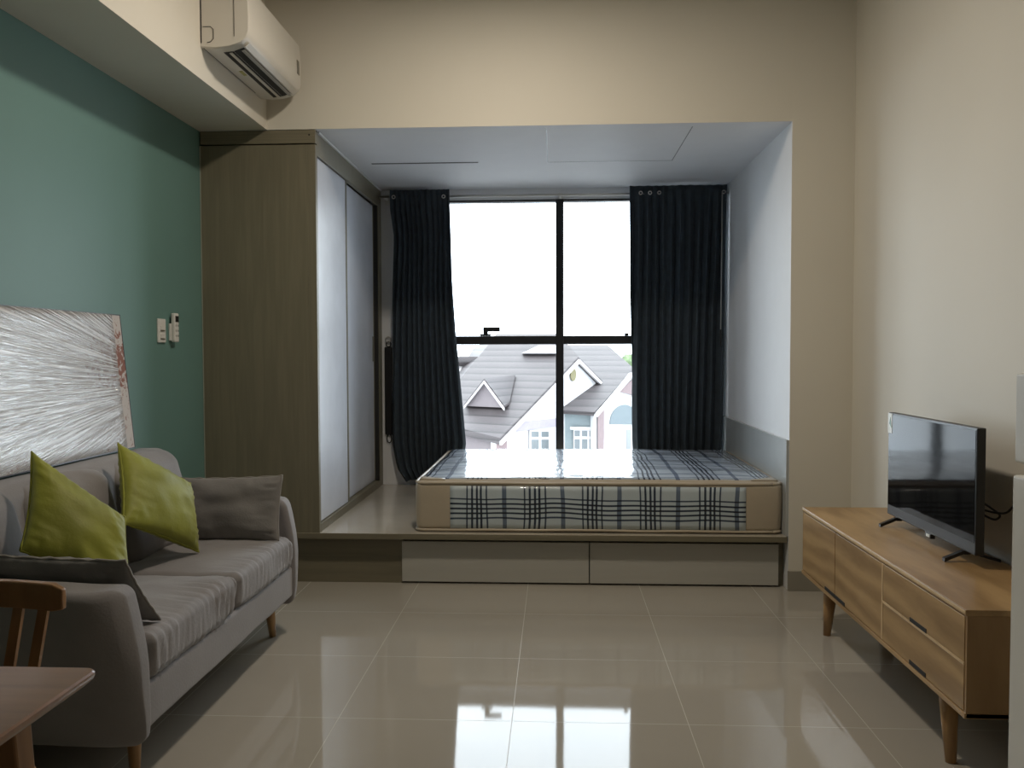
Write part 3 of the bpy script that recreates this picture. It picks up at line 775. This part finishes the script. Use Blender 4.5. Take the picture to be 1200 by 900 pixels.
# ------------------------------------------------------------------ television
TX, TY0, TY1, TZ0, TZ1 = 1.390, 2.885, 3.640, .582, 1.008
t = thing('television', (TX + .03, (TY0 + TY1) / 2, CZ1), 'black flat-screen television standing on the oak cabinet', 'television')
B(TX, TX + .030, TY0, TY1, TZ0, TZ1, bev=.004).build('tv_housing', M['bezel'], t)
mb = MB(); mb.prism([(TX + .028, TZ0 + .02), (TX + .052, TZ0 + .05), (TX + .056, TZ0 + .22), (TX + .046, TZ1 - .11), (TX + .028, TZ1 - .07)], 'Y', TY0 + .06, TY1 - .06)
mb.build('rear_bulge', M['black'], t)
B(TX - .0012, TX + .002, TY0 + .009, TY1 - .009, TZ0 + .042, TZ1 - .009).build('screen', M['screen'], t)
B(TX - .002, TX + .002, TY0 + .004, TY1 - .004, TZ0 + .006, TZ0 + .008).build('chrome_line', M['dullmetal'], t)
for y in (2.985, 3.565):
    mb = MB()
    def bar(a, b_, w, h):
        a, b_ = Vector(a), Vector(b_)
        return [[(a.x, a.y - w, a.z), (a.x, a.y + w, a.z), (a.x, a.y + w, a.z + h), (a.x, a.y - w, a.z + h)],
                [(b_.x, b_.y - w, b_.z), (b_.x, b_.y + w, b_.z), (b_.x, b_.y + w, b_.z + h), (b_.x, b_.y - w, b_.z + h)]]
    mb.rings(bar((TX - .06, y - .004, CZ1 + .001), (TX + .012, y, TZ0 - .012), .010, .012))
    mb.rings(bar((TX + .022, y, TZ0 - .012), (TX + .125, y - .01, CZ1 + .001), .008, .010))
    mb.box(TX + .006, TX + .028, y - .012, y + .012, TZ0 - .016, TZ0 + .02, bev=.002)
    mb.build('foot', M['black'], t)
d = B(TX + .001, TX + .018, 3.225, 3.275, TZ0 - .018, TZ0 + .002, bev=.002).build('sensor_box', M['black'], t)
B(TX - .001, TX + .002, 3.232, 3.262, TZ0 - .014, TZ0 - .003, bev=.0005).build('silver_label', M['sticker_w'], d)
d = B(TX - .0022, TX + .001, TY1 - .045, TY1 - .002, TZ1 - .085, TZ1 - .003).build('energy_sticker', M['sticker_w'], t)
mb = MB(); mb.prism([(TY1 - .040, TZ1 - .062), (TY1 - .018, TZ1 - .045), (TY1 - .028, TZ1 - .018)], 'X', TX - .0032, TX - .0020); mb.build('green_mark', M['sticker_t'], d)
def spl(pts, n=8):
    P = [Vector(p) for p in pts]; P = [P[0]] + P + [P[-1]]; out = []
    for i in range(1, len(P) - 2):
        for k in range(n):
            s = k / n; a, b_, c, d = P[i - 1], P[i], P[i + 1], P[i + 2]
            out.append(.5 * ((2 * b_) + (c - a) * s + (2 * a - 5 * b_ + 4 * c - d) * s * s + (3 * b_ - a - 3 * c + d) * s ** 3))
    out.append(P[-2]); return out
o = MB().tube(spl([(1.46, 3.16, .715), (1.48, 3.101, .732), (1.495, 3.059, .731), (1.500, 3.006, .72), (1.505, 2.96, .705), (1.505, 2.993, .684), (1.50, 3.051, .687), (1.492, 3.076, .701), (1.490, 3.028, .709), (1.495, 2.971, .712), (1.505, 2.921, .721), (1.510, 2.885, .75), (1.515, 2.854, .781), (1.52, 2.804, .80), (1.53, 2.70, .79), (1.538, 2.55, .76)]), .0038, 8).build('power_cable', M['cable'], None, smooth=True)
tag(o, 'looped black cable running from behind the television along the wall', 'cable')

# ------------------------------------------------------------------ refrigerator
FX, FYa, FYb = .968, 1.30, 1.85
t = thing('refrigerator', (1.25, 1.575, 0), 'white two-door refrigerator standing by the near end of the oak cabinet', 'refrigerator')
B(FX + .055, 1.525, FYa, FYb - .004, .03, 1.195, bev=.006).build('body', simple('fridge_body_grey', (.30, .28, .24), .4), t)
d = B(FX, FX + .052, FYa, FYb, 1.027, 1.216, bev=.006, seg=3).build('freezer_door', M['whitegloss'], t)
B(FX + .02, FX + .06, FYb - .06, FYb - .005, 1.214, 1.226, bev=.003).build('hinge_cap', M['white'], d)
d = B(FX - .003, FX + .052, FYa, FYb, .05, 1.001, bev=.006, seg=3).build('fridge_door', M['whitegloss'], t)
for (x, y) in ((1.06, 1.34), (1.06, 1.81), (1.48, 1.34), (1.48, 1.81)): MB().cone((x, y, .031), (x, y, 0), .018, .02, 12).build('foot', M['black'], t)

# ------------------------------------------------------------------ dining table and chair
t = thing('dining_table', (-1.3, .94, 0), 'brown wooden dining table with splayed legs beside the sofa', 'table')
TXa, TXb, TYa, TYb = -1.86, -.745, .50, 1.34
mb = MB()
def rr(x0, x1, y0, y1, r, z):
    pts = []
    for (qx, qy, a0) in ((x1 - r, y0 + r, -PI / 2), (x1 - r, y1 - r, 0), (x0 + r, y1 - r, PI / 2), (x0 + r, y0 + r, PI)):
        for k in range(6):
            a = a0 + PI / 2 * k / 5; pts.append((qx + r * math.cos(a), qy + r * math.sin(a), z))
    return pts
mb.rings([rr(TXa + .012, TXb - .012, TYa + .012, TYb - .012, .012, .728), rr(TXa + .002, TXb - .002, TYa + .002, TYb - .002, .016, .737), rr(TXa, TXb, TYa, TYb, .018, .742), rr(TXa, TXb, TYa, TYb, .018, .747), rr(TXa + .003, TXb - .003, TYa + .003, TYb - .003, .016, .750)])
mb.build('tabletop', M['walnut'], t, auto=True)
for ya_ in (TYb - .16, TYa + .135): B(TXa + .12, TXb - .12, ya_, ya_ + .025, .66, .728, bev=.003).build('apron', M['walnut'], t)
for sx in (-1, 1):
    for sy in (-1, 1):
        xo = TXb - .10 if sx > 0 else TXa + .10; yo = TYb - .10 if sy > 0 else TYa + .10
        fxp, fyp = xo + sx * .035, yo + sy * .03
        def sec(x, y, z, a, b_): return [(x - a, y - b_, z), (x + a, y - b_, z), (x + a, y + b_, z), (x - a, y + b_, z)]
        mb = MB(); mb.rings([sec(xo, yo, .728, .032, .022), sec(xo + sx * .02, yo + sy * .016, .35, .027, .02), sec(fxp, fyp, 0, .018, .016)])
        o = mb.build('leg', M['walnutleg'], t)
        m_ = o.modifiers.new('soften', 'BEVEL'); m_.width = .004; m_.segments = 2

CXc, CYb = -1.20, 1.655
t = thing('dining_chair', (CXc, 1.46, 0), 'brown wooden dining chair with a slatted back, between the table and the sofa', 'chair')
# curved top rail
rs = []
for i in range(17):
    s = -1 + i / 8; x = CXc + .21 * s; y = CYb + .035 - .035 * s * s
    e = 1 if abs(s) < .95 else .72
    rs.append([(x, y - .010 * e, .742 + (1 - e) * .02), (x, y + .010 * e, .742 + (1 - e) * .02), (x, y + .012 * e, .770), (x, y + .010 * e, .797 - (1 - e) * .03), (x, y - .010 * e, .797 - (1 - e) * .03), (x, y - .013 * e, .770)])
o = MB().rings(rs).build('top_rail', M['walnutleg'], t, auto=True)
m_ = o.modifiers.new('soften', 'BEVEL'); m_.width = .003; m_.segments = 2
for dx in (-.16, -.10, -.04, .04, .10, .16):
    xt, xb = CXc + dx, CXc + dx * .80
    s = dx / .21; yt = CYb + .035 - .035 * s * s
    mb = MB(); mb.rings([[(x - w_, y - .005, z), (x + w_, y - .005, z), (x + w_, y + .005, z), (x - w_, y + .005, z)] for x, y, z, w_ in ((xb, CYb - .035, .452, .008), ((xt + xb) / 2, (yt + CYb - .035) / 2, .60, .0105), (xt, yt, .752, .010))])
    mb.build('back_slat', M['walnutleg'], t)
mb = MB()
def srr(w, dpt, z, r=.07): return rr(CXc - w, CXc + w, 1.42 - dpt, 1.42 + dpt, r, z)
mb.rings([srr(.18, .195, .425), srr(.192, .207, .433), srr(.194, .208, .447), srr(.187, .202, .455)])
mb.build('seat', M['walnutleg'], t, auto=True)
for sx in (-1, 1):
    for sy in (-1, 1):
        MB().cone((CXc + sx * .15, 1.44 + sy * .15, .427), (CXc + sx * .20, 1.44 + sy * .20, 0), .019, .012, 16).build('leg', M['walnutleg'], t, smooth=True)

# ------------------------------------------------------------------ ceiling lamp (out of shot, over the floor in front of the platform)
LX, LY = -.25, 3.18
t = thing('ceiling_lamp', (LX, LY, ZC), 'round white ceiling lamp above the middle of the room', 'lamp')
mb = MB(); mb.cone((LX, LY, ZC - .03), (LX, LY, ZC - .001), .15, .16, 32); mb.build('lamp_base', M['white'], t)
em, nt, out = newmat('lamp_diffuser'); e = N(nt, 'ShaderNodeEmission', i_Strength=6.0); e.inputs[0].default_value = (1, .86, .66, 1); L(nt, e, 0, out, 0)
mb = MB(); mb.cone((LX, LY, ZC - .045), (LX, LY, ZC - .03), .13, .145, 32); mb.build('diffuser', em, t)
def area(name, loc, rot, size, power, col, shape='DISK'):
    l = bpy.data.lights.new(name, 'AREA'); l.shape = shape; l.size = size; l.energy = power; l.color = col
    o = bpy.data.objects.new(name, l); COL.objects.link(o); o.location = loc; o.rotation_euler = rot; return o
la = area('lamp_light', (LX, LY, ZC - .05), (0, 0, 0), .24, 29, (1, .885, .735))
la.data.spread = PI

# ------------------------------------------------------------------ camera
F, PITCH, YAW, ROLL, H = 1000.24, .037, .0513, -.0028, 1.2623
cyw, syw, cp, sp = math.cos(YAW), math.sin(YAW), math.cos(PITCH), math.sin(PITCH)
fw = Vector((-syw * cp, cyw * cp, -sp)); r = Vector((cyw, syw, 0)); u = r.cross(fw)
r2 = r * math.cos(ROLL) + u * math.sin(ROLL); u2 = -r * math.sin(ROLL) + u * math.cos(ROLL)
cam = bpy.data.cameras.new('camera'); co = bpy.data.objects.new('camera', cam); COL.objects.link(co)
cam.sensor_fit = 'HORIZONTAL'; cam.sensor_width = 36; cam.lens = F / 1200 * 36; cam.clip_end = 500; cam.clip_start = .05
mm = Matrix((r2, u2, -fw)).transposed().to_4x4(); mm.translation = (0, 0, H); co.matrix_world = mm
sc.camera = co
def at(x, y, Y):
    """room point seen at a photo coordinate, at distance Y from the camera wall"""
    d = fw + r2 * ((x - 600) / F) - u2 * ((y - 450) / F); k = Y / d.y
    return Vector((0, 0, H)) + d * k

# ------------------------------------------------------------------ outside: neighbouring houses a few storeys below, tree, ground
def roofmat():
    m, nt, out = newmat('grey_roof_tiles')
    p = N(nt, 'ShaderNodeBsdfPrincipled', i_Roughness=.6)
    g = N(nt, 'ShaderNodeNewGeometry'); sep = N(nt, 'ShaderNodeSeparateXYZ'); L(nt, g, 'Position', sep, 0)
    f = mathn(nt, 'FRACT', mathn(nt, 'DIVIDE', sep.outputs['Z'], .165))
    no = N(nt, 'ShaderNodeTexNoise', i_Scale=2.0, i_Detail=4.0); L(nt, g, 'Position', no, 'Vector')
    c1 = ramp(nt, f, [(0, (.010, .008, .008)), (.25, (.034, .028, .029)), (.95, (.052, .044, .045))])
    c2 = mixc(nt, no.outputs[0], (.8, .8, .8), (1.2, 1.15, 1.15))
    mu = N(nt, 'ShaderNodeMix', data_type='RGBA', blend_type='MULTIPLY'); mu.inputs[0].default_value = 1
    nt.links.new(c1, mu.inputs[6]); nt.links.new(c2, mu.inputs[7]); nt.links.new(mu.outputs[2], p.inputs['Base Color'])
    L(nt, p, 0, out, 0); return m
M['roof'] = roofmat()
M['rend'] = simple('white_render', (.40, .395, .40), .8, var=.02)
M['board'] = simple('white_bargeboard', (.36, .34, .34), .6)
M['pink'] = simple('pink_render', (.13, .092, .094), .8)
M['teal2'] = simple('pale_teal_render', (.14, .165, .17), .8)
M['lilac'] = simple('lilac_render', (.19, .17, .215), .8)
M['pinkgrey'] = simple('pinkish_grey_render', (.11, .092, .096), .8)
M['yel'] = simple('yellow_medallion', (.11, .095, .045), .8)
M['wglass'] = simple('dim_house_glass', (.07, .08, .085), .3)
M['leaf'] = simple('tree_leaves', (.10, .14, .07), .8, var=.4, nscale=3)
M['bark'] = simple('tree_bark', (.07, .05, .04), .9)
M['ground'] = simple('pale_street_ground', (.22, .21, .20), .9, var=.1)
world_struct('floor_ground_outside', B(-60, 60, 9, 90, -9.4, -9.2), M['ground'])

def slab(pts, dv, name, mat, parent):
    """solid plate: polygon extruded along dv"""
    pts = [Vector(p) for p in pts]; dv = Vector(dv)
    return MB().rings([pts, [p + dv for p in pts]]).build(name, mat, parent)
def beam(a, b_, w, h, name, mat, parent):
    a, b_ = Vector(a), Vector(b_); d = (b_ - a).normalized(); s = d.cross(Vector((0, 0, 1))).normalized() * w; up = Vector((0, 0, h))
    return MB().rings([[q - s - up, q + s - up, q + s + up, q - s + up] for q in (a, b_)]).build(name, mat, parent)

A_C, A_G, A_R = Vector((-1.36, 20, -.80)), Vector((.55, 23, 1.10)), Vector((2.5, 26, -.80))
A_C = at(582, 513, 20); A_G = at(674, 418, 23); A_R = Vector((2 * A_G.x - A_C.x, 26, A_C.z))
gn = Vector((6, -(A_R.x - A_C.x), 0)).normalized()                     # outward normal of the gable wall
def gw(t_, z, o=0.02):
    q = A_C + (A_R - A_C) * t_; return Vector((q.x, q.y, z)) + gn * o
def tpx(x):                                                            # position along the gable wall
    lo, hi = 0, 1
    for _ in range(40):
        mid = (lo + hi) / 2; q = A_C + (A_R - A_C) * mid
        d = q - Vector((0, 0, H)); xx = 600 + F * d.dot(r2) / d.dot(fw)
        lo, hi = (mid, hi) if xx < x else (lo, mid)
    return lo
pn = (A_G - A_C).cross(gn).normalized()
def hit(px_, y, p0, n_, back=0.0):
    """point of a roof plane seen at a photo coordinate"""
    d = at(px_, y, 10) - Vector((0, 0, H)); k = (Vector(p0) - Vector((0, 0, H))).dot(n_) / d.dot(n_)
    return Vector((0, 0, H)) + d * k + Vector((0, -back, 0))
def onA(px_, y, back=0.0): return hit(px_, y, A_C, pn, back)
h1 = thing('house', (0, 24, -9.2), 'white house with a big grey tiled roof, small dormer and wide gable', 'house', 'neighbouring houses')
slab([gw(0.015, A_C.z - .05, 0), gw(.5, A_G.z - .12, 0), gw(.985, A_R.z - .05, 0), gw(.985, -9.2, 0), gw(.015, -9.2, 0)], -gn * .25, 'gable_wall', M['rend'], h1)
E0 = onA(500, 492)
T0, T1 = onA(583, 391), onA(654, 391)
rp = [E0, A_C + gn * .10, A_G + gn * .10, T1, T0]
slab(rp, (0, .02, -.16), 'roof', M['roof'], h1)
slab([T0, E0, at(455, 470, 32)], (0, .02, -.16), 'roof', M['roof'], h1)
slab([A_G + gn * .10, A_R + gn * .10, A_R - gn * 6, A_G - gn * 6], (0, .02, -.16), 'roof', M['roof'], h1)
for a, b_ in ((A_C, A_G), (A_G, A_R)):
    beam(a + gn * .12 + Vector((0, 0, -.12)), b_ + gn * .12 + Vector((0, 0, -.12)), .03, .05, 'bargeboard', M['board'], h1)
wl = Vector((E0.x - A_C.x, E0.y - A_C.y, 0)).normalized()
slab([A_C + Vector((0, .3, -.12)), E0 + Vector((0, .3, -.12)), Vector((E0.x, E0.y + .3, -9.2)), Vector((A_C.x, A_C.y + .3, -9.2))], (.1, .2, 0), 'side_wall', M['pinkgrey'], h1)
slab([gw(.012, A_C.z - .16), gw(.055, A_C.z - .02), gw(.055, -5), gw(.012, -5)], -gn * .1, 'corner_pier', M['pink'], h1)
def gz(px_, y):
    q = A_C + (A_R - A_C) * tpx(px_); return at(px_, y, q.y).z
z1, z0 = gz(625, 493), gz(625, 503)
slab([gw(tpx(598), z1), gw(tpx(655), z1), gw(tpx(655), z0), gw(tpx(598), z0)], gn * .02, 'lilac_band', M['lilac'], h1)
def hwin(pf, px0, px1, y0, y1, cols, par, split=None):
    """window frame with its pane, on a wall given by pf(px, y, offset)"""
    f = slab([pf(px0, y0, .03), pf(px1, y0, .03), pf(px1, y1, .03), pf(px0, y1, .03)], pf(px0, y0, .06) - pf(px0, y0, .03), 'window', M['board'], par)
    for k in range(cols):
        a = px0 + (px1 - px0) * (k + .14) / cols; b_ = px0 + (px1 - px0) * (k + .86) / cols
        for (ya_, yb_) in (((y0 + (y1 - y0) * .06, y0 + (y1 - y0) * .30), (y0 + (y1 - y0) * .42, y1)) if split else ((y0 + (y1 - y0) * .1, y1 - (y1 - y0) * .08),)):
            slab([pf(a, ya_, .061), pf(b_, ya_, .061), pf(b_, yb_, .061), pf(a, yb_, .061)], pf(px0, y0, .07) - pf(px0, y0, .061), 'pane', M['wglass'], f)
def pfA(px_, y, o):
    q = A_C + (A_R - A_C) * tpx(px_); return at(px_, y, q.y) + gn * o
hwin(pfA, 619, 642, 504, 530, 2, h1, True)
tm = tpx(670); c = gw(tm, gz(670, 439), .03)
mb = MB(); mb.cone(c, c + gn * .03, .14, .14, 24)
for v in mb.bm.verts: v.co.z = c.z + (v.co.z - c.z) * 1.25
mb.build('medallion', M['yel'], h1)
def pfS(px_, y, o): return at(px_, y, 20.6 + (582 - px_) * .035) + Vector((0, -o, 0))
hwin(pfS, 546, 575, 508, 532, 4, h1)
# dormer
dL, dR = onA(546, 475, .25), onA(592, 477, .25); dA = at(568, 446, (dL.y + dR.y) / 2)
rb, re = onA(604, 442), onA(597, 474)
slab([dA, dL, dR], (0, .3, 0), 'dormer_wall', M['pinkgrey'], h1)
slab([dA + Vector((0, -.12, 0)), dR + Vector((0, -.12, 0)), re, rb], (0, .0, .06), 'dormer_roof', M['roof'], h1)
slab([dA + Vector((0, -.12, 0)), dL + Vector((0, -.12, 0)), onA(556, 470), rb], (0, .0, .06), 'dormer_roof', M['roof'], h1)
for q in (dL, dR): beam(dA + Vector((0, -.16, -.03)), q + Vector((0, -.16, -.03)), .02, .028, 'bargeboard', M['board'], h1)
slab([onA(612, 414, .3), onA(632, 405, .6), onA(652, 405, .6), onA(652, 414, .3)], (0, .3, 0), 'roof_gablet', M['rend'], h1)
slab([at(536, 437, 25.0), at(556, 437, 25.0), at(580, 406, 27.5), at(540, 406, 27.5)], (0, 0, .05), 'glass_awning', M['board'], h1)

# second house
h2 = thing('house', (2, 25, -9.2), 'white and pale teal house with an arched recess and grey tiled roof', 'house', 'neighbouring houses')
D0 = at(697, 483, 22)
DA = at(656, 480.5, 22.3); DT = at(739, 436, 24.6); bn = (DA - D0).cross(DT - D0).normalized()
def onB(px_, y): return hit(px_, y, D0, bn)
slab([DA, onB(656, 466), onB(694, 437), DT, D0], (0, .05, -.10), 'roof', M['roof'], h2)
slab([at(660, 404, 29), at(712, 404, 29), at(752, 440, 26), at(684, 441, 26)], (0, .05, -.15), 'roof', M['roof'], h2)
slab([D0 + Vector((0, 0, -.05)), at(740, 437, 24.4), at(790, 480, 27), Vector((at(790, 480, 27).x, 27, -9.2)), Vector((D0.x, 22, -9.2))], (-.1, .3, 0), 'gable_wall', M['rend'], h2)
beam(D0 + Vector((.04, -.12, -.06)), at(741, 434, 24.4) + Vector((.04, -.12, -.06)), .03, .05, 'bargeboard', M['board'], h2)
beam(at(741, 434, 24.4) + Vector((.04, -.12, -.06)), at(790, 482, 27) + Vector((0, -.12, 0)), .03, .05, 'bargeboard', M['board'], h2)
def pfB(px_, y, o): return at(px_, y, 22 + (px_ - 697) * (2.4 / 44)) + Vector((o * .6, -o, 0))
slab([pfB(699, 484, .05), pfB(706, 478, .05), pfB(706, 620, .05), pfB(699, 620, .05)], (.02, .08, 0), 'corner_pier', M['pink'], h2)
slab([pfB(724, 459, .05), pfB(741, 443, .05), pfB(756, 468, .05), pfB(741, 463, .05)], (.01, .03, 0), 'gable_panel', M['pink'], h2)
ap = [pfB(713 + 17.5 - 17.5 * math.cos(PI * k / 16), 497 - 23 * math.sin(PI * k / 16), .05) for k in range(17)]
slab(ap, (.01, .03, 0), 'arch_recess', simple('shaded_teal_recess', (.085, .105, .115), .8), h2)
hwin(pfB, 731, 746, 500, 530, 2, h2)
slab([at(655, 481, 22.6), at(700, 482, 22.4), Vector((at(700, 482, 22.4).x, 22.4, -9.2)), Vector((at(655, 481, 22.6).x, 22.6, -9.2))], (0, .3, 0), 'side_wall', M['teal2'], h2)
def pfT(px_, y, o): return at(px_, y, 22.45) + Vector((0, -o, 0))
slab([pfT(668, 500, .02), pfT(701, 500, .02), pfT(701, 503, .02), pfT(668, 503, .02)], (0, -.1, 0), 'window_hood', M['board'], h2)
hwin(pfT, 672, 698, 503, 530, 3, h2, True)

# tree behind the second house
tr = thing('tree', (3.2, 36, -9.2), 'green leafy tree rising behind the teal and white house', 'tree')
MB().cone((3.6, 36, -9.2), (3.6, 36, -1), .3, .15, 10).build('trunk', M['bark'], tr)
b = bmesh.new(); bmesh.ops.create_icosphere(b, subdivisions=5, radius=1)
for v in b.verts:
    n_ = v.co.normalized(); k = 1 + .28 * noise.noise(n_ * 3) + .16 * noise.noise(n_ * 9) + .08 * noise.noise(n_ * 24)
    v.co = Vector((3.6 + n_.x * 1.5 * k, 36 + n_.y * 1.4 * k, -.35 + n_.z * 1.45 * k))
MB().add(b).build('crown', M['leaf'], tr)


# ------------------------------------------------------------------ sky and render look
wd = bpy.data.worlds.new('overcast_sky'); sc.world = wd; wd.use_nodes = True; nt = wd.node_tree; nt.nodes.clear()
out = N(nt, 'ShaderNodeOutputWorld'); bg = N(nt, 'ShaderNodeBackground')
tc = N(nt, 'ShaderNodeTexCoord'); no = N(nt, 'ShaderNodeTexNoise', i_Scale=2.2, i_Detail=5.0); L(nt, tc, 'Generated', no, 'Vector')
c = ramp(nt, no.outputs[0], [(.38, (.74, .86, 1.0)), (.62, (.93, .97, 1.0))]); nt.links.new(c, bg.inputs[0]); bg.inputs[1].default_value = 7.4
L(nt, bg, 0, out, 0)
pl = area('window_portal', (.145, YW + .14, 1.34), (-PI / 2, 0, 0), 2.0, 1, (1, 1, 1), 'RECTANGLE'); pl.data.size_y = 2.05; pl.data.cycles.is_portal = True

sc.view_settings.view_transform = 'Standard'; sc.view_settings.look = 'None'
sc.view_settings.exposure = 0.1; sc.view_settings.gamma = 1.0; sc.view_settings.use_curve_mapping = False
sc.cycles.max_bounces = 10; sc.cycles.diffuse_bounces = 6; sc.cycles.glossy_bounces = 5; sc.cycles.transparent_max_bounces = 16
sc.cycles.sample_clamp_indirect = 8
